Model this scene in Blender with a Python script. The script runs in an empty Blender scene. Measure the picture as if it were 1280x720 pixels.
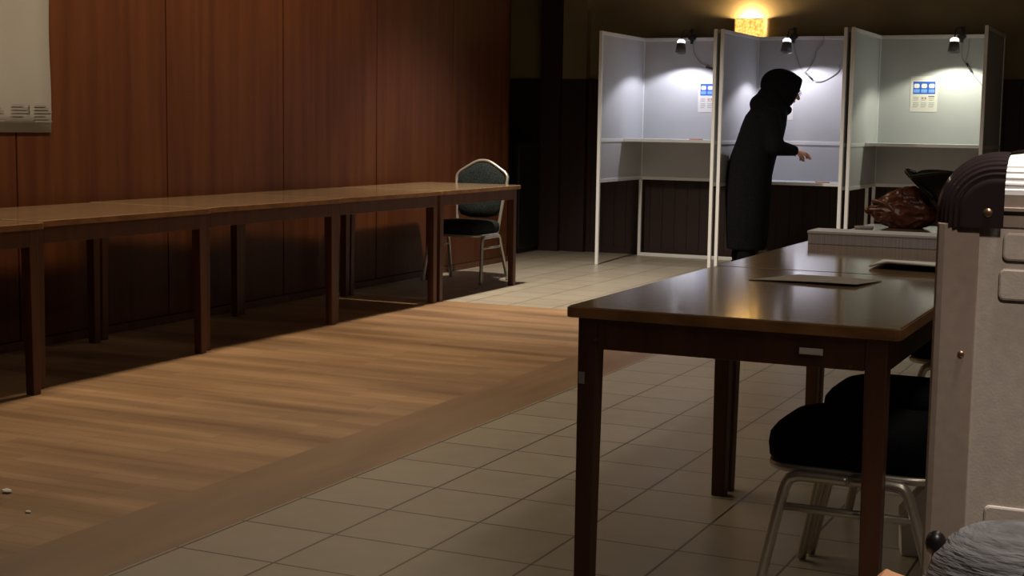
import bpy, bmesh, math, random
from mathutils import Vector, Matrix, Euler
random.seed(7)
PI = math.pi
SC = bpy.context.scene
COL = SC.collection

# ------------------------------------------------------------------ camera
F_PX, PITCH, ROLL, YAW, CAM_H = 1834.4, -0.11134, 0.01482, -0.43558, 1.2
cam_d = bpy.data.cameras.new('camera'); cam_d.sensor_width = 36.0
cam_d.lens = F_PX / 1280.0 * 36.0
cam_d.clip_start = 0.05; cam_d.clip_end = 60
cam = bpy.data.objects.new('camera', cam_d); COL.objects.link(cam)
fw = Vector((math.sin(YAW) * math.cos(PITCH), math.cos(YAW) * math.cos(PITCH), math.sin(PITCH)))
r0 = Vector((math.cos(YAW), -math.sin(YAW), 0)); u0 = r0.cross(fw)
rr = r0 * math.cos(ROLL) + u0 * math.sin(ROLL); uu = -r0 * math.sin(ROLL) + u0 * math.cos(ROLL)
M = Matrix((rr, uu, -fw)).transposed().to_4x4(); M.translation = Vector((0, 0, CAM_H))
cam.matrix_world = M
SC.camera = cam

# ------------------------------------------------------------------ world, exposure
w = bpy.data.worlds.new('world'); SC.world = w; w.use_nodes = True
w.node_tree.nodes['Background'].inputs[0].default_value = (0.02, 0.018, 0.016, 1)
w.node_tree.nodes['Background'].inputs[1].default_value = 1.0
SC.view_settings.view_transform = 'Standard'; SC.view_settings.look = 'None'
SC.view_settings.exposure = 0.0; SC.view_settings.gamma = 1.0
SC.view_settings.use_curve_mapping = False

# ------------------------------------------------------------------ ceiling lights (above the frame) and added fill spots
def area(name, loc, sx, sy, power, col, spread=180):
    l = bpy.data.lights.new(name, 'AREA'); l.shape = 'RECTANGLE'; l.size = sx; l.size_y = sy
    l.energy = power; l.color = col; l.spread = math.radians(spread)
    o = bpy.data.objects.new(name, l); o.location = loc; COL.objects.link(o); return o
def spot(name, loc, target, power, col, deg, blend, rad=0.04):
    l = bpy.data.lights.new(name, 'SPOT'); l.energy = power; l.color = col
    l.spot_size = math.radians(deg); l.spot_blend = blend; l.shadow_soft_size = rad
    o = bpy.data.objects.new(name, l); o.location = loc
    o.rotation_euler = (Vector(target) - Vector(loc)).to_track_quat('-Z', 'Y').to_euler()
    COL.objects.link(o); return o
area('ceiling_strip_light', (-4.5, 6.3, 3.3), 0.25, 5.5, 92, (1.0, 0.79, 0.54), 140)
area('ceiling_panel_light', (0.15, 4.6, 3.3), 0.5, 6.4, 37, (1.0, 0.88, 0.75))
spot('ceiling_downlight', (-4.45, 9.2, 3.25), (-3.75, 10.0, 0), 620, (1.0, 0.89, 0.74), 98, 0.9, 0.06)
spot('desk_fill_spot', (0.45, 0.3, 3.2), (0.12, 1.85, 0.85), 190, (1.0, 0.85, 0.73), 37, 0.7, 0.15)  # added fill, no known lamp: brightens the case front and the knitwear
spot('case_fill_spot', (0.12, 1.9, 3.25), (-0.02, 2.08, 1.15), 330, (1.0, 0.93, 0.86), 24, 0.6, 0.12)  # invented narrow spot, only there to whiten the case's ribbed top bar

# ------------------------------------------------------------------ helpers
def tag(o, label=None, cat=None, group=None, kind=None):
    if label: o['label'] = label
    if cat: o['category'] = cat
    if group: o['group'] = group
    if kind: o['kind'] = kind
    return o
def empty(name, loc, rz=0, label=None, cat=None, group=None):
    o = bpy.data.objects.new(name, None); o.empty_display_size = 0.1
    o.location = loc; o.rotation_euler = (0, 0, rz); COL.objects.link(o)
    return tag(o, label, cat, group)
def mesh(name, bm, mats, parent=None, smooth=False, bevel=0, loc=None):
    bmesh.ops.recalc_face_normals(bm, faces=bm.faces)
    me = bpy.data.meshes.new(name); bm.to_mesh(me); bm.free()
    for m in (mats if isinstance(mats, (list, tuple)) else [mats]): me.materials.append(m)
    if smooth:
        for p in me.polygons: p.use_smooth = True
    o = bpy.data.objects.new(name, me); COL.objects.link(o)
    if parent: o.parent = parent
    if loc: o.location = loc
    if bevel:
        b = o.modifiers.new('bevel', 'BEVEL'); b.width = bevel; b.segments = 2; b.limit_method = 'ANGLE'
    return o
def NB(): return bmesh.new()
def box(bm, x0, x1, y0, y1, z0, z1, mi=0, rot=None):
    v = [bm.verts.new((x, y, z)) for z in (z0, z1) for y in (y0, y1) for x in (x0, x1)]
    if rot:
        for q in v: q.co = rot @ q.co
    for f in ((0, 2, 3, 1), (4, 5, 7, 6), (0, 1, 5, 4), (2, 6, 7, 3), (0, 4, 6, 2), (1, 3, 7, 5)):
        bm.faces.new([v[i] for i in f]).material_index = mi
    return bm
def smooth_path(pts, n=6):
    P = [Vector(p) for p in pts]; out = []
    for i in range(len(P) - 1):
        a = P[max(i - 1, 0)]; b = P[i]; c = P[i + 1]; d = P[min(i + 2, len(P) - 1)]
        for k in range(n):
            t = k / n
            out.append(0.5 * ((2 * b) + (c - a) * t + (2 * a - 5 * b + 4 * c - d) * t * t + (3 * b - a - 3 * c + d) * t ** 3))
    out.append(P[-1]); return out
def tube(bm, pts, r, seg=10, mi=0, closed=False):
    P = [Vector(p) for p in pts]; n = len(P)
    R = r if isinstance(r, (list, tuple)) else [r] * n
    rings = []; prev = None
    for i in range(n):
        if closed: t = (P[(i + 1) % n] - P[i - 1])
        else: t = P[min(i + 1, n - 1)] - P[max(i - 1, 0)]
        t.normalize()
        if prev is None:
            a = Vector((0, 0, 1)) if abs(t.z) < 0.9 else Vector((1, 0, 0))
            nrm = (a - t * a.dot(t)).normalized()
        else:
            nrm = (prev - t * prev.dot(t)).normalized()
        prev = nrm; b = t.cross(nrm)
        rings.append([bm.verts.new(P[i] + R[i] * (nrm * math.cos(2 * PI * k / seg) + b * math.sin(2 * PI * k / seg))) for k in range(seg)])
    m = n if closed else n - 1
    for i in range(m):
        A = rings[i]; B = rings[(i + 1) % n]
        for k in range(seg):
            f = bm.faces.new((A[k], A[(k + 1) % seg], B[(k + 1) % seg], B[k])); f.material_index = mi; f.smooth = True
    if not closed:
        bm.faces.new(rings[0][::-1]).material_index = mi; bm.faces.new(rings[-1]).material_index = mi
    return bm
def loft(bm, rings, mi=0, cap=True):
    V = [[bm.verts.new(p) for p in r] for r in rings]; n = len(V[0])
    for a, b in zip(V[:-1], V[1:]):
        for k in range(n):
            f = bm.faces.new((a[k], a[(k + 1) % n], b[(k + 1) % n], b[k])); f.material_index = mi
    if cap:
        bm.faces.new(V[0][::-1]).material_index = mi; bm.faces.new(V[-1]).material_index = mi
    return bm
def prism(bm, outline, z0, z1, axis='z', mi=0):
    def P(a, b, c): return {'z': (a, b, c), 'y': (a, c, b), 'x': (c, a, b)}[axis]
    return loft(bm, [[P(a, b, z0) for a, b in outline], [P(a, b, z1) for a, b in outline]], mi)
def lathe(bm, prof, seg=24, c=(0, 0, 0), mi=0):
    return loft(bm, [[(c[0] + r * math.cos(2 * PI * k / seg), c[1] + r * math.sin(2 * PI * k / seg), c[2] + z) for k in range(seg)] for r, z in prof], mi)
def ball(bm, c, r, rot=None, seg=16):
    r = (r, r, r) if not isinstance(r, (list, tuple)) else r
    m = Matrix.Translation(c) @ (rot.to_matrix().to_4x4() if rot else Matrix()) @ Matrix.Diagonal((*r, 1))
    bmesh.ops.create_uvsphere(bm, u_segments=seg, v_segments=seg // 2 + 2, radius=1, matrix=m)
def caps(bm, pts, rad, seg=12):                     # overlapping balls and tapered bars; fused by a remesh
    P = [Vector(p) for p in pts]
    for p, q in zip(P, rad): ball(bm, p, q, seg=seg)
    for a, b, ra, rb in zip(P[:-1], P[1:], rad[:-1], rad[1:]): tube(bm, [a, b], [ra, rb], seg)
def remesh(o, vox, sm=4):
    m = o.modifiers.new('remesh', 'REMESH'); m.mode = 'VOXEL'; m.voxel_size = vox; m.use_smooth_shade = True
    if sm:
        s = o.modifiers.new('smooth', 'SMOOTH'); s.iterations = sm; s.factor = 0.5
def rrect(w, d, r, seg=5, cx=0, cy=0):
    out = []
    for sx, sy, a0 in ((1, 1, 0), (-1, 1, 90), (-1, -1, 180), (1, -1, 270)):
        for k in range(seg + 1):
            a = math.radians(a0 + 90 * k / seg)
            out.append((cx + sx * (w / 2 - r) + r * math.cos(a), cy + sy * (d / 2 - r) + r * math.sin(a)))
    return out
def copy_tree(o, parent=None):
    c = o.copy(); COL.objects.link(c)
    if parent: c.parent = parent
    for ch in list(o.children): copy_tree(ch, c)
    return c

# ------------------------------------------------------------------ materials
def mat(name, col, rough=0.5, metal=0, noise=0, scale=(20, 20, 20), col2=None, bump=0, bscale=None, spec=0.5, detail=4, coat=0, emis=None, estr=0):
    m = bpy.data.materials.new(name); m.use_nodes = True; nt = m.node_tree; b = nt.nodes['Principled BSDF']
    b.inputs['Roughness'].default_value = rough; b.inputs['Metallic'].default_value = metal
    b.inputs['Specular IOR Level'].default_value = spec; b.inputs['Coat Weight'].default_value = coat
    b.inputs['Base Color'].default_value = (*col, 1)
    tc = nt.nodes.new('ShaderNodeTexCoord')
    if col2:
        mp = nt.nodes.new('ShaderNodeMapping'); mp.inputs['Scale'].default_value = scale
        nt.links.new(tc.outputs['Object'], mp.inputs[0])
        n = nt.nodes.new('ShaderNodeTexNoise'); n.inputs['Scale'].default_value = 1; n.inputs['Detail'].default_value = detail
        nt.links.new(mp.outputs[0], n.inputs['Vector'])
        r = nt.nodes.new('ShaderNodeValToRGB'); r.color_ramp.elements[0].position = 0.35; r.color_ramp.elements[1].position = 0.65
        r.color_ramp.elements[0].color = (*col, 1); r.color_ramp.elements[1].color = (*col2, 1)
        nt.links.new(n.outputs['Fac'], r.inputs[0]); nt.links.new(r.outputs[0], b.inputs['Base Color'])
        m['ramp'] = r.name
    if bump:
        mp2 = nt.nodes.new('ShaderNodeMapping'); mp2.inputs['Scale'].default_value = bscale or scale
        nt.links.new(tc.outputs['Object'], mp2.inputs[0])
        n2 = nt.nodes.new('ShaderNodeTexNoise'); n2.inputs['Scale'].default_value = 1; n2.inputs['Detail'].default_value = 3
        nt.links.new(mp2.outputs[0], n2.inputs['Vector'])
        bp = nt.nodes.new('ShaderNodeBump'); bp.inputs['Strength'].default_value = bump; bp.inputs['Distance'].default_value = 0.01
        nt.links.new(n2.outputs['Fac'], bp.inputs['Height']); nt.links.new(bp.outputs[0], b.inputs['Normal'])
    if emis:
        b.inputs['Emission Color'].default_value = (*emis, 1); b.inputs['Emission Strength'].default_value = estr
    return m
wall_wood = mat('wall_wood', (0.066, 0.017, 0.0045), 0.45, spec=0.3, col2=(0.100, 0.030, 0.008), scale=(6, 14, 0.7), bump=0.05, bscale=(60, 60, 4), detail=6)
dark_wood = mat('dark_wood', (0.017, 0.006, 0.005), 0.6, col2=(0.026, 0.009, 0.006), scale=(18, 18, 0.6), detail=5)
plaster = mat('plaster', (0.22, 0.175, 0.095), 0.9, col2=(0.26, 0.205, 0.115), scale=(3, 3, 3))
ceil_mat = mat('ceiling_paint', (0.2, 0.17, 0.13), 0.9)
black_fabric = mat('black_fabric', (0.002, 0.0025, 0.003), 1.0, col2=(0.006, 0.0065, 0.008), scale=(150, 150, 150), bump=0.3, spec=0.1)
green_fabric = mat('green_fabric', (0.006, 0.009, 0.010), 1.0, col2=(0.018, 0.022, 0.020), scale=(90, 90, 90), bump=0.3, spec=0.15)
chrome = mat('chair_metal', (0.50, 0.46, 0.40), 0.32, metal=0.75)
booth_panel = mat('booth_panel', (0.50, 0.51, 0.525), 0.6, col2=(0.53, 0.54, 0.555), scale=(3, 3, 3))
alu = mat('white_aluminium', (0.80, 0.80, 0.80), 0.40, metal=0.1)
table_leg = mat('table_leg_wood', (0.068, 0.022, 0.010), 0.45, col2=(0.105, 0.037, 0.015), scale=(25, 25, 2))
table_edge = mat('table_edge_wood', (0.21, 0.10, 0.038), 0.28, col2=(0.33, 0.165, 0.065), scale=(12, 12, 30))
table_top = mat('table_top_laminate', (0.175, 0.118, 0.066), 0.10, spec=1.0, col2=(0.21, 0.145, 0.083), scale=(14, 3, 5), bump=0.015, bscale=(40, 40, 40))
paper = mat('paper', (0.74, 0.72, 0.68), 0.8)
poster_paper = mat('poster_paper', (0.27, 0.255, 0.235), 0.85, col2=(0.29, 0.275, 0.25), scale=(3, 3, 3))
blue = mat('blue_print', (0.02, 0.10, 0.55), 0.6)
light_blue = mat('light_blue_print', (0.18, 0.38, 0.85), 0.6)
grey_print = mat('grey_print', (0.42, 0.40, 0.42), 0.7)
faint_print = mat('faint_print', (0.20, 0.185, 0.165), 0.8)
dark_print = mat('dark_print', (0.07, 0.06, 0.06), 0.7)
orange_print = mat('orange_print', (0.6, 0.25, 0.1), 0.7)
red_pencil = mat('red_pencil_paint', (0.75, 0.16, 0.08), 0.4)
graphite = mat('graphite', (0.03, 0.03, 0.03), 0.5)
black_plastic = mat('black_plastic', (0.012, 0.011, 0.012), 0.35)
cable_m = mat('grey_cable', (0.33, 0.32, 0.33), 0.5)
shade_m = mat('grey_lamp_metal', (0.10, 0.095, 0.10), 0.4, metal=0.3)
bulb_m = mat('lit_bulb', (1, 1, 1), 0.4, emis=(0.95, 0.95, 1.0), estr=9)
case_panel = mat('case_panel', (0.37, 0.32, 0.28), 0.55, col2=(0.41, 0.36, 0.31), scale=(60, 60, 60), bump=0.04, bscale=(300, 300, 300))
case_edge = mat('case_edge_profile', (0.26, 0.20, 0.165), 0.5, col2=(0.29, 0.23, 0.19), scale=(60, 60, 60), metal=0.15)
case_rib = mat('case_ribbed_aluminium', (0.93, 0.91, 0.89), 0.32, metal=0.25)
rivet_m = mat('rivet_metal', (0.35, 0.22, 0.14), 0.3, metal=0.9)
case_cap = mat('case_corner_plastic', (0.020, 0.014, 0.014), 0.15, coat=0.6)
leather = mat('brown_leather', (0.060, 0.017, 0.010), 0.33, col2=(0.14, 0.042, 0.022), scale=(14, 14, 14), bump=0.4, bscale=(30, 30, 30))
sack_m = mat('black_sack', (0.003, 0.005, 0.004), 0.4, spec=0.3)
coat_m = mat('dark_coat', (0.003, 0.003, 0.004), 1.0, col2=(0.006, 0.0055, 0.0065), scale=(60, 60, 60), bump=0.3, spec=0.12)
trouser_m = mat('dark_trousers', (0.004, 0.004, 0.005), 1.0, spec=0.1)
shoe_m = mat('black_shoe', (0.006, 0.006, 0.006), 0.5)
skin = mat('skin', (0.42, 0.20, 0.12), 0.5)
glass_frame = mat('glasses_frame', (0.02, 0.015, 0.015), 0.3)
knit = mat('grey_knit', (0.17, 0.172, 0.182), 0.95, col2=(0.30, 0.30, 0.32), scale=(25, 25, 220), bump=0.6, bscale=(40, 40, 260))
knit_smooth = mat('grey_felt', (0.38, 0.37, 0.39), 0.95, col2=(0.46, 0.45, 0.47), scale=(60, 60, 60), bump=0.3)
peach = mat('peach_card', (0.85, 0.42, 0.22), 0.6)
tray_m = mat('grey_tray', (0.30, 0.29, 0.27), 0.5)

# parquet: short boards running across the room
def parquet_mat():
    m = bpy.data.materials.new('parquet'); m.use_nodes = True; nt = m.node_tree; b = nt.nodes['Principled BSDF']
    b.inputs['Roughness'].default_value = 0.38
    g = nt.nodes.new('ShaderNodeNewGeometry')
    br = nt.nodes.new('ShaderNodeTexBrick'); br.offset = 0.37
    br.inputs['Scale'].default_value = 1; br.inputs['Mortar Size'].default_value = 0.0012
    br.inputs['Brick Width'].default_value = 0.62; br.inputs['Row Height'].default_value = 0.07
    br.inputs['Color1'].default_value = (0.335, 0.212, 0.118, 1); br.inputs['Color2'].default_value = (0.26, 0.155, 0.082, 1)
    br.inputs['Mortar'].default_value = (0.17, 0.085, 0.04, 1); br.inputs['Bias'].default_value = -0.2
    nt.links.new(g.outputs['Position'], br.inputs['Vector'])
    mp = nt.nodes.new('ShaderNodeMapping'); mp.inputs['Scale'].default_value = (0.75, 5.5, 1)
    nt.links.new(g.outputs['Position'], mp.inputs[0])
    n = nt.nodes.new('ShaderNodeTexNoise'); n.inputs['Scale'].default_value = 1; n.inputs['Detail'].default_value = 6
    nt.links.new(mp.outputs[0], n.inputs['Vector'])
    r = nt.nodes.new('ShaderNodeValToRGB'); r.color_ramp.elements[0].position = 0.3; r.color_ramp.elements[1].position = 0.7
    r.color_ramp.elements[0].color = (0.55, 0.52, 0.49, 1); r.color_ramp.elements[1].color = (1.2, 1.2, 1.2, 1)
    nt.links.new(n.outputs['Fac'], r.inputs[0])
    mx = nt.nodes.new('ShaderNodeMix'); mx.data_type = 'RGBA'; mx.blend_type = 'MULTIPLY'; mx.inputs[0].default_value = 1
    nt.links.new(br.outputs['Color'], mx.inputs[6]); nt.links.new(r.outputs[0], mx.inputs[7])
    nt.links.new(mx.outputs[2], b.inputs['Base Color']); return m
def tile_mat():
    m = bpy.data.materials.new('floor_tiles'); m.use_nodes = True; nt = m.node_tree; b = nt.nodes['Principled BSDF']
    g = nt.nodes.new('ShaderNodeNewGeometry')
    mp = nt.nodes.new('ShaderNodeMapping'); mp.inputs['Location'].default_value = (1.908 + 0.0015, -4.208 + 0.0015, 0)
    nt.links.new(g.outputs['Position'], mp.inputs[0])
    br = nt.nodes.new('ShaderNodeTexBrick'); br.offset = 0.0
    br.inputs['Scale'].default_value = 1; br.inputs['Mortar Size'].default_value = 0.0042; br.inputs['Mortar Smooth'].default_value = 0.1
    br.inputs['Brick Width'].default_value = 0.3145; br.inputs['Row Height'].default_value = 0.3145
    br.inputs['Color1'].default_value = (0.325, 0.285, 0.225, 1); br.inputs['Color2'].default_value = (0.295, 0.255, 0.20, 1)
    br.inputs['Mortar'].default_value = (0.07, 0.055, 0.04, 1)
    nt.links.new(mp.outputs[0], br.inputs['Vector'])
    n = nt.nodes.new('ShaderNodeTexNoise'); n.inputs['Scale'].default_value = 9; n.inputs['Detail'].default_value = 5
    nt.links.new(g.outputs['Position'], n.inputs['Vector'])
    r = nt.nodes.new('ShaderNodeValToRGB'); r.color_ramp.elements[0].color = (0.85, 0.85, 0.85, 1); r.color_ramp.elements[1].color = (1.1, 1.1, 1.1, 1)
    nt.links.new(n.outputs['Fac'], r.inputs[0])
    mx = nt.nodes.new('ShaderNodeMix'); mx.data_type = 'RGBA'; mx.blend_type = 'MULTIPLY'; mx.inputs[0].default_value = 1
    nt.links.new(br.outputs['Color'], mx.inputs[6]); nt.links.new(r.outputs[0], mx.inputs[7])
    nt.links.new(mx.outputs[2], b.inputs['Base Color'])
    b.inputs['Roughness'].default_value = 0.36
    bp = nt.nodes.new('ShaderNodeBump'); bp.inputs['Strength'].default_value = 0.3; bp.inputs['Distance'].default_value = 0.002; bp.invert = True
    nt.links.new(br.outputs['Fac'], bp.inputs['Height']); nt.links.new(bp.outputs[0], b.inputs['Normal'])
    return m
parquet = parquet_mat(); tiles = tile_mat()
border_wood = mat('parquet_border_wood', (0.165, 0.098, 0.052), 0.4, col2=(0.235, 0.145, 0.080), scale=(7, .9, 4), detail=6)

# ------------------------------------------------------------------ the room
XW = -5.47                      # face of the panelled left wall
YB = 12.98                      # back wall
def struct(name, bm, m, **k): return tag(mesh(name, bm, m, **k), kind='structure')
bm = NB(); box(bm, -6.4, 3.0, 8.78, YB + .1, -.1, 0); box(bm, -2.55, 3.0, -2, 8.78, -.1, 0)
struct('floor', bm, tiles)
bm = NB(); box(bm, -6.4, -2.90, -2, 8.78, -.1, 0); struct('floor_parquet', bm, parquet)
bm = NB(); box(bm, -2.90, -2.55, -2, 8.78, -.1, 0.0); struct('floor_parquet_border', bm, border_wood)
# left wall: veneer panels 1.21 m wide with dark joints, on a dark backing
bm = NB(); box(bm, XW - .12, XW - .02, -2, 11.63, 0, 3.4, 1)
edges = [11.65 - 1.0, 10.575, 9.365, 8.155, 6.95, 5.74, 4.53, 3.32, 2.11, 0.9, -0.31, -2]
edges = [11.65] + edges[1:]
for a, b in zip(edges[:-1], edges[1:]): box(bm, XW - .03, XW, b + .006, a - .006, .05, 3.4, 0)
box(bm, XW - .12, XW, 11.63, 11.65, 0.05, 3.4, 0)
struct('wall_left', bm, [wall_wood, black_plastic])
bm = NB(); box(bm, XW - .03, XW + .012, -2, 11.64, 0, .045); struct('baseboard_left', bm, table_leg)
# recess behind the end of the panelling
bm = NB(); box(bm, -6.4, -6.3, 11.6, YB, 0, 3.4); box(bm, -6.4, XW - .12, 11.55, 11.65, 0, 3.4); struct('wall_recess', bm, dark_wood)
bm = NB(); box(bm, -6.4, 3.0, YB, YB + .1, 1.63, 3.4); box(bm, -6.4, 3.0, YB + .03, YB + .1, 0, 1.63, 1)
struct('wall_back', bm, [plaster, dark_wood])
bm = NB(); x = -6.3
while x < 2.9:                                          # dark boards of the dado
    box(bm, x + .0015, x + .1185, YB - .025, YB + .04, 0.06, 1.63); x += .12
struct('trim_1', bm, dark_wood)
bm = NB(); box(bm, -5.70, -5.50, YB - .16, YB, 0, 3.4); struct('trim_2', bm, dark_wood)      # pilaster
bm = NB(); box(bm, -5.50, -5.26, YB - .10, YB, 1.63, 3.4); box(bm, -5.50, -5.26, YB - .10, YB, 0, 1.63, 1); struct('trim_3', bm, [plaster, dark_wood])
bm = NB(); box(bm, -6.3, 3, YB - .035, YB - .02, 0, .06); struct('baseboard_back', bm, dark_wood)
bm = NB(); box(bm, 2.9, 3.0, -2, YB, 0, 3.4); struct('wall_right', bm, plaster)
bm = NB(); box(bm, -6.4, 3.0, -2.1, -2, 0, 3.4); struct('wall_front', bm, dark_wood)
bm = NB(); box(bm, -6.4, 3.0, -2.1, YB + .1, 3.4, 3.5); struct('ceiling', bm, ceil_mat)
# dark cabinet standing in the recess
c = empty('dark_cabinet', (-5.93, 12.6, 0), 0, 'black narrow cabinet in the dark recess past the end of the wood panelling', 'cabinet')
bm = NB(); box(bm, -.24, .24, -.25, .25, .04, 1.02); box(bm, -.22, .22, -.23, .23, 0, .04); mesh('body', bm, black_plastic, c, bevel=.008)
bm = NB(); box(bm, -.225, .225, -.268, -.25, .06, 1.0); d = mesh('door', bm, black_plastic, c, bevel=.004)
bm = NB(); tube(bm, [(.18, -.268, .5), (.18, -.295, .52), (.18, -.295, .62), (.18, -.268, .64)], .006, 8); mesh('handle', bm, shade_m, d)

# ------------------------------------------------------------------ tables
def make_table(name, label, loc, L=1.24, W=.825, H=.75, group=None):
    """origin at the floor centre; W along x, L along y"""
    t = empty(name, loc, 0, label, 'table', group)
    bm = NB(); prism(bm, rrect(W - .006, L - .006, .012, 3), H - .026, H); mesh('tabletop', bm, table_top, t, bevel=.002)
    bm = NB()
    o = rrect(W, L, .014, 3); i = rrect(W - .005, L - .005, .012, 3)
    n = len(o); v = [[bm.verts.new((*p, z)) for p in q] for q, z in ((o, H - .028), (o, H - .002), (i, H - .002), (i, H - .028))]
    for a in range(4):
        for k in range(n): bm.faces.new((v[a][k], v[a][(k + 1) % n], v[(a + 1) % 4][(k + 1) % n], v[(a + 1) % 4][k]))
    mesh('edge_band', bm, table_edge, t, bevel=.003)
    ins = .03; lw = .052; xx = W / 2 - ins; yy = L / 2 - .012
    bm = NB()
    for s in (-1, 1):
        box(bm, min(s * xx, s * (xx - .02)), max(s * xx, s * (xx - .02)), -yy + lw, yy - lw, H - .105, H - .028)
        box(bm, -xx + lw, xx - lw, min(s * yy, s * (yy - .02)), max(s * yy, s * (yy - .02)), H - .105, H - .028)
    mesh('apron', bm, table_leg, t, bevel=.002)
    for sx in (-1, 1):
        for sy in (-1, 1):
            bm = NB(); x1 = sx * xx; y1 = sy * yy; x2 = x1 - sx * lw; y2 = y1 - sy * lw; tp = .008
            loft(bm, [[(x1, y1, 0), (x2 + sx * tp, y1, 0), (x2 + sx * tp, y2 + sy * tp, 0), (x1, y2 + sy * tp, 0)],
                      [(x1, y1, H - .028), (x2, y1, H - .028), (x2, y2, H - .028), (x1, y2, H - .028)]])
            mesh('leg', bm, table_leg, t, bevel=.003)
    return t
G = 'long row of tables along the panelled wall'
rows = [(3.62, -4.88, 'long brown table nearest the camera in the wall row, cut by the left photo edge'),
        (4.908, -4.96, 'brown wall-side table just right of the gap with two legs at far left'),
        (6.178, -4.98, 'third brown table of the wall row counted from the camera end'),
        (7.42, -4.965, 'brown wall-side table second from the chair end of the row'),
        (8.686, -4.955, 'brown table at the far end of the wall row, in front of the green chair')]
tb = None
for i, (y0, xc, lab) in enumerate(rows):
    loc = (xc, y0 + .62, 0)
    if tb is None: tb = make_table('long_table', lab, loc, W=.80, group=G)
    else:
        t = copy_tree(tb); t.location = loc; t['label'] = lab
        t.rotation_euler = (0, 0, -.035 if i in (2, 3) else 0)
near = make_table('polling_table', 'glossy brown table in the foreground with a small white sticker on its apron', (-1.0025, 3.36 + .62, 0), group='glossy tables of the right row')
for y0, lab in ((4.61, 'middle glossy brown table of the right row, carrying the loose paper sheaf'),
                (5.86, 'farthest table of the right row, under the brown leather bag')):
    t = copy_tree(near); t.location = (-1.0025, y0 + .62, 0); t['label'] = lab
bm = NB(); box(bm, .18, .235, -.614, -.6115, .675, .69); box(bm, .183, .232, -.6148, -.614, .6765, .6885)
mesh('sticker', bm, paper, near)['label'] = 'small white sticker'
for sx in (-.335, .30):
    bm = NB(); bmesh.ops.create_cone(bm, cap_ends=True, segments=12, radius1=.006, radius2=.004, depth=.006, matrix=Matrix.Translation((sx, -.611, .668 if sx < 0 else .655)) @ Matrix.Rotation(PI / 2, 4, 'X')); mesh('screw_head', bm, rivet_m, near)
bm = NB(); box(bm, -.378, -.362, -.6105, -.609, .555, .585); mesh('worn_patch', bm, tray_m, near)
# desk close to the camera, its top just under the frame
dk = make_table('front_desk', 'brown desk just below the frame carrying the grey knitwear', (-.02, .92, 0), L=.84, W=.9)

# ------------------------------------------------------------------ chairs
def make_chair(label, fabric, loc, rz, group=None):
    """faces local +x, origin at floor centre"""
    t = empty('banquet_chair', loc, rz, label, 'chair', group)
    # seat: rounded front, thick pad
    o = []
    for k in range(40):
        a = 2 * PI * k / 40; c, s = math.cos(a), math.sin(a)
        e = .42 if c > 0 else .3
        o.append((.225 * math.copysign(abs(c) ** e, c), (.212 + .012 * c) * math.copysign(abs(s) ** e, s)))
    bm = NB(); loft(bm, [[(x * k, y * k, z) for x, y in o] for k, z in ((.93, .372), (1, .385), (1.015, .415), (1.0, .44), (.94, .458), (.80, .468), (.5, .473))])
    mesh('seat', bm, fabric, t, smooth=True)
    bm = NB(); tube(bm, [(x * .96, y * .96, .364) for x, y in o], .011, 8, closed=True); mesh('seat_frame', bm, chrome, t)
    for s in (-1, 1):
        y = s * .222; yf = s * .245
        def leg(a): bm = NB(); tube(bm, smooth_path(a, 5), .0140, 10); return mesh('leg', bm, chrome, t)
        leg([(.0, y, .352), (.09, y, .352), (.135, y, .348), (.158, y, .318), (.19, (y + yf) / 2, .17), (.222, yf, .006)])
        leg([(.0, y, .352), (-.10, y, .352), (-.135, y, .340), (-.155, y, .29), (-.20, (y + yf) / 2, .15), (-.245, yf, .006)])
        bm = NB(); tube(bm, [(.170, y * 1.01, .272), (-.165, y * 1.01, .272)], .0105, 8); mesh('stretcher', bm, chrome, t)
    # back hoop: post, shoulder, crown
    def B(y, z): return (-.205 - (z - .36) * .17, y, z)
    pts = [B(-.155, .352), B(-.175, .40), B(-.195, .60), B(-.218, .76), B(-.205, .815), B(-.15, .855), B(-.06, .905), B(0, .915),
           B(.06, .905), B(.15, .855), B(.205, .815), B(.218, .76), B(.195, .60), B(.175, .40), B(.155, .352)]
    bm = NB(); tube(bm, smooth_path(pts, 5), .0125, 10); tube(bm, [B(-.155, .356), B(.155, .356)], .010, 8); mesh('back_frame', bm, chrome, t)
    half = [(.185, .60), (.203, .75), (.192, .80), (.14, .843), (.055, .892), (0, .902)]
    ol = [(y, z) for y, z in half] + [(-y, z) for y, z in half[-2::-1]] + [(-.182, .54), (-.15, .497), (-.07, .478), (.07, .478), (.15, .497), (.182, .54)]
    bm = NB(); cy, cz = 0, .69
    def R(k, dx): return [tuple(Vector(B(cy + (y - cy) * k, cz + (z - cz) * k)) + Vector((dx, 0, 0))) for y, z in ol]
    loft(bm, [R(.6, -.022), R(.93, -.02), R(1, -.008), R(1, .008), R(.93, .03), R(.6, .036)])
    mesh('backrest', bm, fabric, t, smooth=True)
    return t
make_chair('green-black padded banquet chair by the panelled wall behind the wall-row end', green_fabric, (-5.03, 9.95, 0), -PI / 2)
ch = make_chair('nearest black padded chair with pale metal legs under the foreground table', black_fabric, (-.722, 3.725, 0), PI, 'black chairs at the right table row')
for y, lab in ((4.27, 'second black chair tucked under the right table row, behind the nearest one'),
               (5.62, 'third black chair farther along the right side of the table row')):
    c = copy_tree(ch); c.location = (-.71, y, 0); c['label'] = lab

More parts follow.
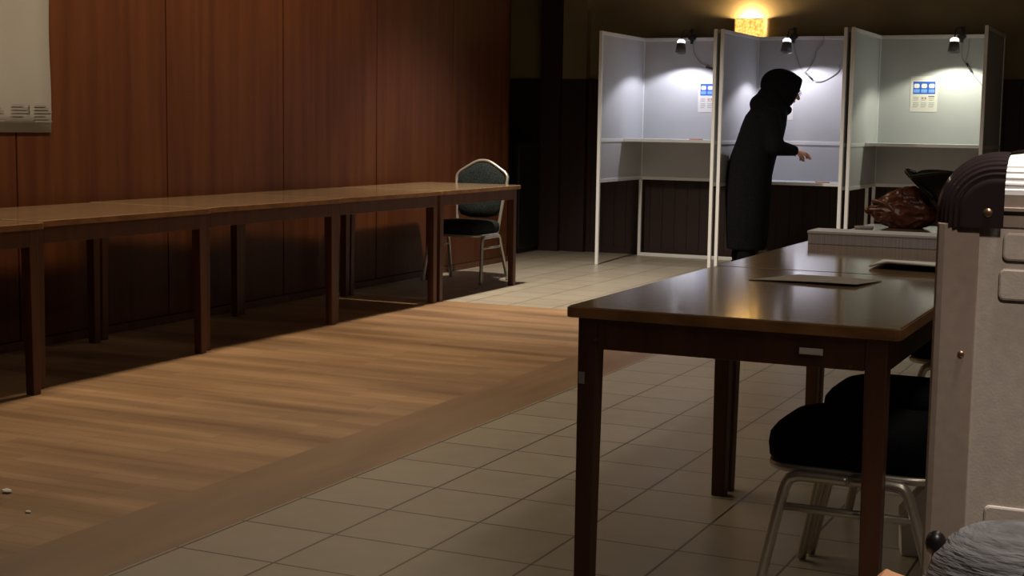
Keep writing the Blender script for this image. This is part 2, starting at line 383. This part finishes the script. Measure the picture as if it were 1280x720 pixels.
# ------------------------------------------------------------------ voting booths
Y0, Y1 = 11.775, 12.865
def make_booth(label, xl, xr, shelf_z):
    wd = xr - xl; dp = Y1 - Y0
    t = empty('voting_booth', ((xl + xr) / 2, (Y0 + Y1) / 2, 0), 0, label, 'voting booth', 'three voting booths in a row')
    hx, hy, p, HT = wd / 2, dp / 2, .028, 2.0
    for sx in (-1, 1):
        for sy in (-1, 1):
            bm = NB(); x0 = sx * hx; x1 = sx * (hx - p); y0 = sy * hy; y1 = sy * (hy - p)
            box(bm, min(x0, x1), max(x0, x1), min(y0, y1), max(y0, y1), 0, HT); mesh('post', bm, alu, t, bevel=.003)
        xs = sx * (hx - p / 2)
        bm = NB(); box(bm, xs - .006, xs + .006, -hy + p, hy - p, .72, HT - .01); mesh('side_panel', bm, booth_panel, t)
        for z in (.708, 1.055, HT - .032):
            bm = NB(); box(bm, xs - .013, xs + .013, -hy + p, hy - p, z, z + .03); mesh('side_rail', bm, alu, t, bevel=.002)
    ys = hy - p / 2
    bm = NB(); box(bm, -hx + p, hx - p, ys - .006, ys + .006, .72, HT - .01); mesh('back_panel', bm, booth_panel, t)
    for z in (.0, .708, 1.055, HT - .032):
        bm = NB(); box(bm, -hx + p, hx - p, ys - .013, ys + .013, z, z + .03); mesh('back_rail', bm, alu, t, bevel=.002)
    bm = NB(); box(bm, -hx + p, hx - p, hy - .53, hy - p, shelf_z - .022, shelf_z - .002, 0); box(bm, -hx + p, hx - p, hy - .536, hy - .53, shelf_z - .025, shelf_z, 1)
    mesh('shelf', bm, [booth_panel, alu], t)
    return t
make_booth('left grey voting booth beside the dark wall, high shelf, one orange pencil', -4.695, -3.655, 1.085)
make_booth('middle grey voting booth where the person leans in, low shelf', -3.625, -2.585, .742)
make_booth('right grey voting booth with greenish light and a poster in full view', -2.555, -1.515, 1.085)
for (x, y, z, rz, lab) in ((-4.02, 12.42, 1.0895, .05, 'orange-red pencil lying on the high shelf of the left booth'),
                           (-2.89, 12.42, .7465, -.06, 'orange-red pencil lying on the low shelf of the middle booth')):
    pn = empty('pencil', (x, y, z), rz, lab, 'pencil', 'red pencils on the booth shelves')
    bm = NB(); tube(bm, [(-.06, 0, 0), (.05, 0, 0)], .0045, 6); mesh('barrel', bm, red_pencil, pn)
    bm = NB(); tube(bm, [(.05, 0, 0), (.066, 0, 0)], [.0045, .001], 6); mesh('tip', bm, graphite, pn)

def make_clamp_lamp(label, x, z, dx, colr, power, cable, tilt, yaw=0):
    """origin at the clamp on the back top rail; head hangs in front of the panel"""
    t = empty('clamp_lamp', (x, Y1 - .014, z), 0, label, 'lamp', 'clip-on spotlights of the booths')
    bm = NB(); box(bm, -.022, .022, -.035, .032, -.03, .02); box(bm, -.012, .012, -.035, -.018, -.06, .0)
    box(bm, -.035, .035, -.042, -.018, -.02, .0)
    tube(bm, [(-.0, -.005, .015), (0, -.005, .075)], [.016, .020], 10); mesh('clamp', bm, black_plastic, t, bevel=.003)
    hx, hy = dx, -.29
    bm = NB(); tube(bm, smooth_path([(0, -.01, .03), (dx * .4, -.06, .05), (dx * .8, -.22, .045), (hx, hy, -.035)], 4), .006, 8); mesh('arm', bm, black_plastic, t)
    hd = Vector((hx, hy, -.065)); rot = Matrix.Rotation(tilt, 4, 'X')
    hm = Matrix.Translation(hd) @ rot
    bm = NB()
    lathe(bm, [(.034, .0), (.040, -.02), (.050, -.092), (.0485, -.092), (.038, -.02), (.032, 0)], 24)
    bmesh.ops.transform(bm, matrix=hm, verts=bm.verts); mesh('lamp_shade', bm, shade_m, t, smooth=True)
    bm = NB(); lathe(bm, [(.004, .032), (.022, .030), (.034, .018), (.036, .0), (.030, -.006)], 20)
    bmesh.ops.transform(bm, matrix=hm, verts=bm.verts); mesh('glowing_cap', bm, mat('lamp_cap_glow', (.8, .8, .8), .5, emis=colr, estr=2.6), t, smooth=True)
    bm = NB(); ball(bm, (0, 0, -.045), (.018, .018, .022)); bmesh.ops.transform(bm, matrix=hm, verts=bm.verts)
    mesh('bulb', bm, bulb_m, t, smooth=True)
    bm = NB()
    for c in cable[:-1]: tube(bm, smooth_path([(a - x, -.012 if k else -.03, b - z) for k, (a, b) in enumerate(c)], 6), .0035, 6)
    cb = mesh('cable', bm, cable_m, t)
    (a, b), (c, d) = cable[-1]
    bm = NB(); tube(bm, [(a - x, -.016, b - z), (c - x, -.016, d - z)], [.009, .009], 8); mesh('cable_switch', bm, shade_m, t)
    l = bpy.data.lights.new('booth_spot', 'SPOT'); l.energy = power; l.color = colr; l.spot_size = math.radians(136); l.spot_blend = .28; l.shadow_soft_size = .012
    o = bpy.data.objects.new('booth_spot', l); COL.objects.link(o); o.parent = t
    o.location = hm @ Vector((0, 0, -.088)); o.rotation_euler = (tilt + .15, yaw, 0)
    return t
make_clamp_lamp('clip-on spotlight on the top rail of the left booth, cool white light', -4.215, 2.0, -.012, (.89, .88, 1.0), 19,
    [[(-4.20, 1.96), (-4.195, 1.86), (-4.13, 1.77), (-4.05, 1.745)], [(-3.93, 2.0), (-3.98, 1.93), (-3.99, 1.85), (-4.0, 1.76)], [(-3.99, 1.705), (-3.92, 1.70)], [(-4.08, 1.73), (-3.99, 1.71)]], -.12)
make_clamp_lamp('clip-on spotlight above the person on the middle booth top rail', -3.285, 2.0, .010, (.93, .89, 1.0), 23,
    [[(-3.29, 1.96), (-3.27, 1.86), (-3.22, 1.73), (-3.18, 1.69)], [(-3.02, 2.0), (-3.03, 1.93), (-3.085, 1.87), (-3.09, 1.82), (-3.14, 1.73), (-3.19, 1.68)],
     [(-3.10, 1.62), (-3.02, 1.61), (-2.90, 1.68), (-2.87, 1.75)], [(-3.17, 1.68), (-3.11, 1.625)]], -.16, -.24)
make_clamp_lamp('clip-on spotlight on the right booth top rail, warm greenish light', -1.86, 1.99, -.020, (1.0, 1.0, .78), 19,
    [[(-1.85, 1.95), (-1.855, 1.88), (-1.85, 1.80), (-1.82, 1.76)], [(-1.80, 1.96), (-1.805, 1.86), (-1.82, 1.79)],
     [(-1.77, 1.68), (-1.70, 1.60), (-1.65, 1.52)], [(-1.815, 1.76), (-1.765, 1.68)]], -.10)

# instruction posters on the booth backs
def make_notice(label, xc, zc, rz=0):
    t = empty('instruction_poster', (xc, Y1 - .0215, zc), 0, label, 'poster', 'instruction posters in the booths')
    W, Hh = .225, .30
    bm = NB(); box(bm, -W / 2, W / 2, -.001, .0, -Hh / 2, Hh / 2); mesh('sheet', bm, paper, t)
    bm = NB(); box(bm, -.092, .092, -.0016, -.001, .0, .105); mesh('blue_panel', bm, blue, t)
    for k, xx in enumerate((-.062, 0, .062)):
        bm = NB(); prism(bm, rrect(.046, .036, .010, 3, xx, .068), -.0021, -.0016, 'y', 0)
        prism(bm, rrect(.050, .028, .003, 2, xx, .026), -.0020, -.0016, 'y', 1)
        mesh('picture_panel', bm, [paper, light_blue], t)
    bm = NB()
    for xx in (-.065, .0, .065):
        for r in range(3): box(bm, xx - .024, xx + .020 - .006 * (r == 2), -.0016, -.001, -.030 - r * .012, -.025 - r * .012)
        for r in range(4): box(bm, xx - .024, xx + .022 - .008 * (r == 3), -.0016, -.001, -.075 - r * .012, -.070 - r * .012)
    box(bm, -.09, .085, -.0016, -.001, .118, .121); mesh('text_block', bm, grey_print, t)
    bm = NB(); box(bm, .035, .088, -.0018, -.001, -.022, -.016, 1)
    ball(bm, (-.012, -.0018, -.036), (.006, .0006, .009)); ball(bm, (.016, -.0018, -.036), (.006, .0006, .009)); mesh('small_symbol', bm, [orange_print, dark_print], t)
    return t
make_notice('blue and white instruction poster partly hidden by the left booth divider', -4.035, 1.48)
make_notice('white instruction poster mostly hidden behind the person', -3.385, 1.42)
make_notice('blue and white instruction poster on the right booth back panel', -2.152, 1.503)

# ------------------------------------------------------------------ wall lamp over the booths
def mosaic():
    m = bpy.data.materials.new('mosaic_shade'); m.use_nodes = True; nt = m.node_tree; b = nt.nodes['Principled BSDF']
    tc = nt.nodes.new('ShaderNodeTexCoord'); v = nt.nodes.new('ShaderNodeTexVoronoi'); v.inputs['Scale'].default_value = 45
    nt.links.new(tc.outputs['Object'], v.inputs['Vector'])
    r = nt.nodes.new('ShaderNodeValToRGB')
    r.color_ramp.elements[0].color = (1.0, .62, .16, 1); r.color_ramp.elements[1].color = (.40, .20, .03, 1); r.color_ramp.elements[1].position = .8
    nt.links.new(v.outputs['Distance'], r.inputs[0]); nt.links.new(r.outputs[0], b.inputs['Emission Color'])
    b.inputs['Emission Strength'].default_value = 2.2; b.inputs['Base Color'].default_value = (.5, .35, .15, 1); return m
wl = empty('wall_lamp', (-3.715, YB, 2.0), 0, 'glowing yellow mosaic wall lamp above the divider of the left and middle booths', 'lamp')
bm = NB(); ol = [(-.125, -.01), (-.125, -.07), (-.09, -.10), (.09, -.10), (.125, -.07), (.125, -.01)]
n = len(ol)
v = [[bm.verts.new((x * k, y * k, z)) for x, y in ol] for k, z in ((1, .0), (1, .16), (.96, .16), (.96, .0))]
for a in range(4):
    for k in range(n - 1): bm.faces.new((v[a][k], v[a][k + 1], v[(a + 1) % 4][k + 1], v[(a + 1) % 4][k]))
mesh('lamp_shade', bm, mosaic(), wl)
bm = NB(); box(bm, -.127, .127, -.104, -.006, -.006, .0); box(bm, -.127, -.123, -.104, -.006, 0, .16); tube(bm, [(x, y, .162) for x, y in ol], .003, 6); mesh('shade_rim', bm, rivet_m, wl)
bm = NB(); box(bm, -.06, .06, -.012, 0, .02, .13); mesh('back_plate', bm, rivet_m, wl)
bm = NB(); ball(bm, (0, -.05, .085), (.02, .02, .03)); mesh('bulb', bm, mat('warm_bulb', (1, .9, .7), .4, emis=(1, .75, .4), estr=12), wl, smooth=True)
l = bpy.data.lights.new('wall_lamp_light', 'POINT'); l.energy = 20; l.color = (1.0, .72, .36); l.shadow_soft_size = .02
o = bpy.data.objects.new('wall_lamp_light', l); COL.objects.link(o); o.parent = wl; o.location = (0, -.05, .14)

# ------------------------------------------------------------------ poster on the panelled wall
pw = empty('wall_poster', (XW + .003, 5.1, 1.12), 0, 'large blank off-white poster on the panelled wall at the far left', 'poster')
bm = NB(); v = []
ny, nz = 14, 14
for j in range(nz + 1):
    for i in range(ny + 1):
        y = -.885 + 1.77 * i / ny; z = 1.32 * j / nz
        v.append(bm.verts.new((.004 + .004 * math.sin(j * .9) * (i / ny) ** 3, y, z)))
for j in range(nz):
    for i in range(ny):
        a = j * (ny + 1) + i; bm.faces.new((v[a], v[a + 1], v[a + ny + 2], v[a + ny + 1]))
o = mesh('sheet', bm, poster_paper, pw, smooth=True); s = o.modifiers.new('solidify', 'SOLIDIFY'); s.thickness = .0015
bm = NB()
for y0, n in ((.42, 6), (.60, 4), (.76, 6)):
    for r in range(n): box(bm, .0125, .0130, y0 - .0, y0 + .085 + .02 * ((r * 7) % 3), .135 - r * .016, .141 - r * .016)
mesh('small_print', bm, faint_print, pw)
bm = NB()
for y0 in (.46, .715): 
    box(bm, .0130, .0135, y0, y0 + .006, .105, .14); box(bm, .0130, .0135, y0 - .005, y0 + .010, .124, .128); box(bm, .0130, .0135, y0 + .003, y0 + .009, .092, .108)
mesh('small_emblem', bm, dark_print, pw)

# ------------------------------------------------------------------ things on the right tables
bx = empty('white_box', (-1.375, 5.70, .75), -.005, 'long flat white box lying across the middle of the right table row', 'box')
bm = NB(); box(bm, 0, .76, 0, .17, 0, .041); mesh('body', bm, mat('card_stack', (.42, .38, .40), .6, col2=(.62, .58, .60), scale=(160, 1, 1)), bx, bevel=.002)
bm = NB(); box(bm, -.003, .763, -.003, .173, .041, .052); mesh('lid', bm, mat('box_lid', (.72, .70, .72), .35), bx, bevel=.002)
# thin sheet near the camera
def paper_sheet(name, label, quad, zf, th=.0016, m=paper, parent=None):
    bm = NB(); n = 12; V = []
    for i in range(n + 1):
        for j in range(n + 1):
            a, b = i / n, j / n
            x = (quad[0][0] * (1 - a) + quad[1][0] * a) * (1 - b) + (quad[3][0] * (1 - a) + quad[2][0] * a) * b
            y = (quad[0][1] * (1 - a) + quad[1][1] * a) * (1 - b) + (quad[3][1] * (1 - a) + quad[2][1] * a) * b
            V.append(bm.verts.new((x, y, .7505 + th + zf(a, b))))
    for i in range(n):
        for j in range(n):
            q = i * (n + 1) + j; bm.faces.new((V[q], V[q + n + 1], V[q + n + 2], V[q + 1]))
    o = mesh(name, bm, m, parent, smooth=True); s = o.modifiers.new('solidify', 'SOLIDIFY'); s.thickness = th
    if label: tag(o, label, 'paper')
    return o
sheet_m = mat('printed_paper', (.25, .215, .175), .6, col2=(.30, .26, .215), scale=(40, 40, 1))
paper_sheet('loose_sheet', 'thin brownish paper sheet lying flat on the foreground table', [(-1.19, 4.22), (-.87, 4.20), (-.835, 4.40), (-1.10, 4.45)], lambda a, b: .006 * a * (1 - b) + .002 * math.sin(a * 3), .002, sheet_m)
paper_sheet('white_newspaper', 'folded white newspaper with a curled corner behind the flat sheet', [(-.955, 4.80), (-.60, 4.74), (-.60, 5.04), (-.96, 5.06)], lambda a, b: .020 * (1 - b) ** 2 * (min(1, a * 7)) * (1 - .3 * a) + .003, .006, paper)
tr = empty('grey_tray', (-1.345, 6.62, .75), .1, 'small grey tray just behind the left end of the white box', 'tray')
bm = NB(); lathe(bm, [(.035, 0), (.040, .004), (.043, .018), (.040, .018), (.036, .006), (.012, .005)], 24); mesh('dish', bm, tray_m, tr, smooth=True)
# brown leather bag
bg = empty('leather_bag', (-1.235, 6.90, .75), -.1, 'crumpled reddish-brown leather bag on the far right table', 'bag')
bm = NB(); bmesh.ops.create_icosphere(bm, subdivisions=5, radius=1)
from mathutils import noise as MN
for q in bm.verts:
    p = q.co.copy(); d = 1 + .20 * MN.noise(p * 1.5 + Vector((3, 1, 5))) + .13 * (1 - abs(MN.noise(p * 3.1 + Vector((9, 2, 7)))) * 2.4) * .8 + .04 * MN.noise(p * 8)
    x = p.x * .145 * d; y = p.y * .10 * d; z = p.z * d
    pk = math.exp(-((p.x - .25) / .55) ** 2)
    q.co = (x, y, max(0, .075 + z * (.055 + .065 * pk)))
mesh('body', bm, leather, bg, smooth=True)
bm = NB(); tube(bm, smooth_path([(-.10, -.02, .09), (-.115, -.06, .12), (-.04, -.10, .11), (.02, -.095, .05)], 6), .010, 8); mesh('strap', bm, leather, bg, smooth=True)
bm = NB(); ball(bm, (-.135, -.05, .075), (.024, .018, .016)); mesh('buckle', bm, leather, bg, smooth=True)
# open black sack
sk = empty('black_sack', (-.925, 6.86, .75), 0, 'open black plastic sack with a flared rim beside the brown leather bag', 'sack')
bm = NB(); rings = []
for r, z in ((.10, 0), (.115, .03), (.135, .10), (.185, .18), (.262, .238), (.28, .25), (.272, .256), (.20, .225), (.14, .12), (.09, .02)):
    rings.append([(r * (1 + .05 * math.sin(5 * a + z * 9)) * math.cos(a), r * (1 + .05 * math.sin(4 * a + 2)) * .55 * math.sin(a), z + (.014 * math.sin(3 * a + 1) if z > .17 else 0)) for a in [2 * PI * k / 40 for k in range(40)]])
loft(bm, rings); mesh('bag_body', bm, sack_m, sk, smooth=True)
bm = NB(); tube(bm, smooth_path([(-.15, -.04, .14), (-.24, -.03, .22), (-.285, 0, .262), (-.25, .02, .25)], 5), .012, 8); mesh('folded_rim', bm, sack_m, sk, smooth=True)

# white carrier bag on the floor behind the near chair
wb = empty('white_paper_bag', (-.585, 4.22, 0), .25, 'white paper bag on the tiles behind the legs of the nearest chair', 'bag')
bm = NB(); loft(bm, [[(-.13, -.05, 0), (.15, -.05, 0), (.15, .05, 0), (-.13, .05, 0)], [(-.135, -.055, .12), (.155, -.055, .12), (.155, .055, .12), (-.135, .055, .12)], [(-.02, -.02, .27), (.15, -.02, .27), (.15, .02, .27), (-.02, .02, .27)]])
mesh('body', bm, paper, wb, bevel=.003)
bm = NB(); tube(bm, smooth_path([(.03, -.015, .26), (.05, -.02, .32), (.10, -.02, .32), (.12, -.015, .26)], 5), .003, 6); mesh('handle', bm, paper, wb)

for x, y, r, lab in ((-3.404, 3.493, .018, 'small crumpled paper scrap on the parquet near the left photo edge'), (-3.172, 3.342, .010, 'tiny pale crumb on the parquet just below the crumpled scrap')):
    bm = NB(); bmesh.ops.create_icosphere(bm, subdivisions=2, radius=1)
    for q in bm.verts:
        k = 1 + .5 * MN.noise(q.co * 2.3); q.co = (q.co.x * r * k, q.co.y * r * .7 * k, max(0, .35 * r + q.co.z * r * .5 * k))
    o = mesh('paper_scrap', bm, paper, loc=(x, y, 0)); tag(o, lab, 'litter')

# ------------------------------------------------------------------ tall aluminium case at the right
cs = empty('aluminium_case', (-.312, 2.0, 0), 0, 'tall grey ribbed-edge aluminium case with a dark rounded corner at the right edge', 'case')
CW, CD, CH = .62, .42, 1.168; RR = .075; ZT = CH - .056      # corner radius
bm = NB(); box(bm, .055, CW - .055, .004, CD - .004, .05, ZT - .02)
o = mesh('front_panel', bm, case_panel, cs)
for xa, za, zb in ((.086, 1.069, 1.032), (.083, 1.022, .980), (.079, .705, .655)):
    bm = NB(); prism(bm, rrect(CW - .055 - xa - .03, za - zb, .008, 4, (xa + CW - .085) / 2, (za + zb) / 2), -.0006, .006, 'y'); mesh('embossed_rib', bm, case_panel, cs, bevel=.003)
for x0 in (0, CW - .056):
    bm = NB(); prism(bm, [(x0 + x, y) for x, y in [(.0, .012), (.004, .003), (.012, 0), (.056, 0), (.056, .03), (.03, .03), (.03, CD - .03), (.056, CD - .03), (.056, CD), (.012, CD), (.004, CD - .003), (0, CD - .012)]] if x0 == 0 else
                     [(CW - x, y) for x, y in [(.0, .012), (.004, .003), (.012, 0), (.056, 0), (.056, .03), (.03, .03), (.03, CD - .03), (.056, CD - .03), (.056, CD), (.012, CD), (.004, CD - .003), (0, CD - .012)]], .03, ZT - .034)
    e = mesh('edge_profile', bm, case_edge, cs, bevel=.0012)
    for z in (.905, .58, .25):
        bm = NB(); ball(bm, ((.040 if x0 == 0 else CW - .040), -.0005, z), (.0045, .0025, .0045)); mesh('rivet', bm, rivet_m, e)
# ribbed top bar (quarter-round front edge, flutes)
bm = NB(); prof = []
for k in range(33):
    a = PI * k / 64; rb = .046 + (.0008 if k % 4 < 2 else -.0008)
    prof.append((.048 - rb * math.cos(a), CH - .046 + rb * math.sin(a)))
bm2 = NB(); prism(bm2, [(0.002, ZT - .036), (0.002, ZT - .016), (-.003, ZT - .015), (-.003, ZT - .011), (.001, ZT - .010), (.001, ZT + .0058), (CD - .002, ZT + .0058), (CD - .002, ZT - .036)], .085, CW - .085, 'x'); mesh('flat_band', bm2, case_edge, cs)
pr = [(.001, ZT + .006)] + prof + [(CD - p[0], p[1]) for p in prof[::-1]] + [(CD - .001, ZT + .006)]
prism(bm, pr, .085, CW - .085, 'x'); mesh('ribbed_bar', bm, case_rib, cs)
# dark corner caps, bent over the corner with stepped grooves
half = [(.30, -.006), (.50, -.006)]
for k in range(31):
    ph = PI / 2 * k / 30; g = (.0, .55, 1, .55)[k % 4] * .0028
    half.append((.56 + .47 * math.sin(ph) - g / RR * math.sin(ph), -.006 + .046 * (1 - math.cos(ph)) + g * math.cos(ph)))
sect = half + [(k, CD - y) for k, y in half[::-1]]
for side in (0, 1):
    bm = NB(); rings = []
    SX = lambda x: x if not side else CW - x
    for i in range(17):
        a = PI / 2 * i / 16
        rings.append([(SX(RR - (RR + .003) * k * math.cos(a)), y, CH - RR + (RR + .003) * k * math.sin(a)) for k, y in sect])
    rings = [[(x, y, ZT - .038) for x, y, z in rings[0]]] + rings + [[(SX(.086), y, z) for x, y, z in rings[-1]]]
    V = [[bm.verts.new(p) for p in r] for r in rings]; ns = len(sect)
    for A, B in zip(V[:-1], V[1:]):
        for k in range(ns - 1): bm.faces.new((A[k], A[k + 1], B[k + 1], B[k]))
    for k0 in (0, ns - 1):
        cv = bm.verts.new((SX(.086), V[0][k0].co.y, ZT - .038))
        chain = [r[k0] for r in V]
        for p, q in zip(chain[:-1], chain[1:]): bm.faces.new((cv, p, q))
    cc = mesh('corner_cap', bm, case_cap, cs, smooth=True)
    bm = NB(); ball(bm, (SX(.066), -.006, ZT - .018), (.006, .003, .006)); mesh('rivet', bm, rivet_m, cc, smooth=True)
bm = NB(); box(bm, 0.004, CW - .004, .004, CD - .004, .02, .055); mesh('base', bm, case_cap, cs, bevel=.004)
for x0 in (.05, CW - .05):
    for y0 in (.05, CD - .05):
        bm = NB(); ball(bm, (x0, y0, .011), (.02, .02, .011)); mesh('foot', bm, black_plastic, cs, smooth=True)

# ------------------------------------------------------------------ knitwear and card on the front desk
kn = empty('grey_knitwear', (-.060, 1.25, .75), 0, 'grey ribbed knitwear bundled at the bottom right corner with a black toggle', 'clothing')
def lump(cx, cy, cz, rx, ry, rz, e, seed, amp):
    bm = NB(); bmesh.ops.create_icosphere(bm, subdivisions=5, radius=1)
    for q in bm.verts:
        p = q.co.copy(); m = (abs(p.x) ** e + abs(p.y) ** e + abs(p.z) ** e) ** (1 / e)
        p2 = p / m; d = 1 + amp * MN.noise(p * 1.7 + Vector((seed, 2, 1))) + amp * .35 * MN.noise(p * 5 + Vector((seed, 0, 0)))
        q.co = (cx + p2.x * rx * d, cy + p2.y * ry * d, max(0, cz + p2.z * rz * d))
    return bm
bm = lump(-.010, 0, .060, .122, .060, .068, 2.8, 3.3, .08); mesh('body', bm, knit, kn, smooth=True)
bm = lump(.060, .0, .062, .088, .078, .068, 2.4, 8.1, .08); mesh('smooth_fold', bm, knit_smooth, kn, smooth=True)['label'] = 'smooth paler grey fold'
bm = NB(); tube(bm, smooth_path([(-.055, -.064, .06), (-.045, -.062, .10), (-.02, -.03, .132), (.01, .02, .138)], 6), .003, 6); mesh('seam', bm, black_plastic, kn, smooth=True)['label'] = 'black seam'
bm = NB(); ball(bm, (-.122, -.005, .104), (.009, .009, .011)); tube(bm, smooth_path([(-.122, -.005, .10), (-.110, .0, .085), (-.09, .0, .08)], 4), .005, 6); mesh('toggle', bm, black_plastic, kn, smooth=True)['label'] = 'black toggle'
pc = empty('peach_card_box', (-.222, 1.24, .75), 0, 'pale orange card box just peeping over the bottom photo edge', 'box')
bm = NB(); prism(bm, [(-.012, 0), (.026, 0), (.026, .062), (.0, .068), (-.004, .070), (-.012, .062)], -.03, .03, 'y'); mesh('body', bm, peach, pc, bevel=.002)
bm = NB(); box(bm, -.006, .020, -.032, -.0303, .01, .035); mesh('flap', bm, paper, pc)

# ------------------------------------------------------------------ the person at the middle booth
PX, PY, PR = -3.42, 12.02, math.radians(30)
ps = empty('person', (PX, PY, 0), PR, 'person in a long dark hooded coat leaning forward into the middle booth', 'person')
def V3(*a): return Vector(a)
bm = NB()
hc = V3(.315, 0, 1.515); hr = Euler((0, math.radians(24), 0))
def H(x, y, z): return hc + hr.to_matrix() @ V3(x, y, z)
ball(bm, H(-.015, 0, .03), (.098, .076, .098), hr, 24); ball(bm, H(.028, 0, -.04), (.062, .056, .082), hr, 20)
ball(bm, H(.055, 0, -.095), (.026, .028, .022), hr)                       # chin
caps(bm, [H(.085, 0, .0), H(.108, 0, -.028)], [.010, .015])                # nose
ball(bm, H(.084, 0, -.062), (.012, .024, .007), hr); ball(bm, H(.080, 0, -.073), (.012, .022, .007), hr)   # lips
ball(bm, H(.075, 0, .030), (.022, .050, .010), hr)                        # brow
for s in (-1, 1): ball(bm, H(-.005, s * .076, -.005), (.018, .008, .032), hr)
caps(bm, [H(-.03, 0, -.06), V3(.20, 0, 1.36)], [.055, .062])
caps(bm, [V3(.17, 0, 1.30), V3(.12, 0, 1.12), V3(.03, 0, .92)], [.11, .12, .12])
for s in (-1, 1):
    caps(bm, [V3(.16, 0, 1.30), V3(.14, s * .17, 1.29)], [.09, .06])
    caps(bm, [V3(.02, s * .08, .88), V3(.03, s * .09, .50), V3(-.03, s * .09, .10)], [.10, .065, .042])
    caps(bm, [V3(-.03, s * .09, .075), V3(.10, s * .10, .035)], [.035, .028])
arms = {}
for s, elb, wri in ((-1, V3(.17, -.235, 1.04), V3(.345, -.15, 1.012)), (1, V3(.22, .22, 1.04), V3(.385, .10, 1.015))):
    caps(bm, [V3(.14, s * .19, 1.28), elb, wri], [.055, .042, .027]); arms[s] = (elb, wri)
    d = (V3(.43, wri.y + .01, .995) - wri).normalized(); side = V3(0, 0, 1).cross(d).normalized(); up = d.cross(side)
    palm = wri + d * .045
    rt = Matrix((d, side, up)).transposed().to_euler()
    ball(bm, palm, (.048, .040, .015), rt)
    for i, (off, L) in enumerate(((-.030, .058), (-.010, .072), (.011, .068), (.030, .053))):
        b0 = wri + d * .078 + side * off
        k1 = b0 + d * L * .5 - up * .006; k2 = k1 + d * L * .32 - up * .016; k3 = k2 + d * L * .16 - up * .018
        caps(bm, [b0, k1, k2, k3], [.0095, .0090, .0082, .0072], 8)
    tb0 = wri + d * .028 + side * (-s * -.034)
    caps(bm, [tb0, tb0 + d * .030 + side * (s * .018) - up * .010, tb0 + d * .055 + side * (s * .016) - up * .020], [.013, .0105, .0085], 8)
body = mesh('body', bm, skin, ps); remesh(body, .0055, 3)
# coat: lofted trunk + sleeves
bm = NB()
secs = [(.20, .0, .165, .19), (.40, .0, .180, .215), (.60, .0, .188, .222), (.80, .005, .188, .225), (.95, .030, .190, .225), (1.10, .083, .190, .222),
        (1.22, .115, .182, .225), (1.30, .135, .170, .215), (1.37, .160, .140, .17), (1.42, .19, .10, .12)]
rings = []
for z, cx, a, b in secs:
    rings.append([(cx + a * math.cos(t) * (1 + .015 * math.sin(5 * t + z * 9)), b * math.sin(t), z - (.02 if z < .3 else 0) + .0 * t) for t in [2 * PI * k / 36 for k in range(36)]])
loft(bm, rings)
for s in (-1, 1):
    elb, wri = arms[s]
    caps(bm, [V3(.12, s * .17, 1.28), elb + V3(-.01, 0, 0), wri - (wri - elb).normalized() * .015], [.085, .072, .046])
ball(bm, (.110, 0, 1.395), (.120, .145, .095))                     # hood roll on the nape
ball(bm, (.300, 0, 1.350), (.050, .06, .045))                   # scarf knot under the chin
ball(bm, (.22, 0, 1.35), (.09, .10, .06)); ball(bm, (.165, 0, 1.45), (.120, .135, .105))
ct = mesh('coat', bm, coat_m, ps); remesh(ct, .011, 4)
# hood: shell open to the front
bm = NB(); hrot = hr.to_matrix(); rings = []
for i in range(15):
    a = PI * i / 14 * .66                                           # from the crown back pole to the opening
    rad = math.sin(a); fx = -math.cos(a)
    rings.append([tuple(hc + hrot @ V3(-.052 + fx * .185 + (.015 if i > 12 else 0), rad * .142 * math.cos(t), -.006 + rad * .146 * math.sin(t))) for t in [2 * PI * k / 28 for k in range(28)]])
Vv = [[bm.verts.new(p) for p in r] for r in rings[1:]]
for A, B in zip(Vv[:-1], Vv[1:]):
    for k in range(28): bm.faces.new((A[k], A[(k + 1) % 28], B[(k + 1) % 28], B[k]))
bm.faces.new(Vv[0])
hd = mesh('hood', bm, coat_m, ps, smooth=True); s_ = hd.modifiers.new('solidify', 'SOLIDIFY'); s_.thickness = .018; s_.offset = 0
# trousers, shoes, glasses
bm = NB()
for s in (-1, 1): caps(bm, [V3(.02, s * .085, .80), V3(.03, s * .095, .50), V3(-.03, s * .095, .12)], [.12, .090, .075])
tr_ = mesh('trousers', bm, trouser_m, ps); remesh(tr_, .012, 3)
for s in (-1, 1):
    bm = NB(); caps(bm, [V3(-.055, s * .095, .055), V3(.02, s * .098, .055), V3(.13, s * .105, .040), V3(.165, s * .107, .038)], [.052, .050, .040, .036])
    for q in bm.verts: q.co.z = max(q.co.z, 0.0)
    mesh('shoe', bm, shoe_m, ps, smooth=True)
bm = NB()
for s in (-1, 1):
    tube(bm, [H(.098, s * .032 + .024 * math.cos(t), .006 + .019 * math.sin(t)) for t in [2 * PI * k / 16 for k in range(16)]], .0018, 6, closed=True)
    tube(bm, [H(.098, s * .056, .010), H(.06, s * .077, .012), H(-.01, s * .080, .008)], .0018, 6)
tube(bm, [H(.100, -.009, .008), H(.104, 0, .012), H(.100, .009, .008)], .0018, 6)
mesh('glasses', bm, glass_frame, ps)
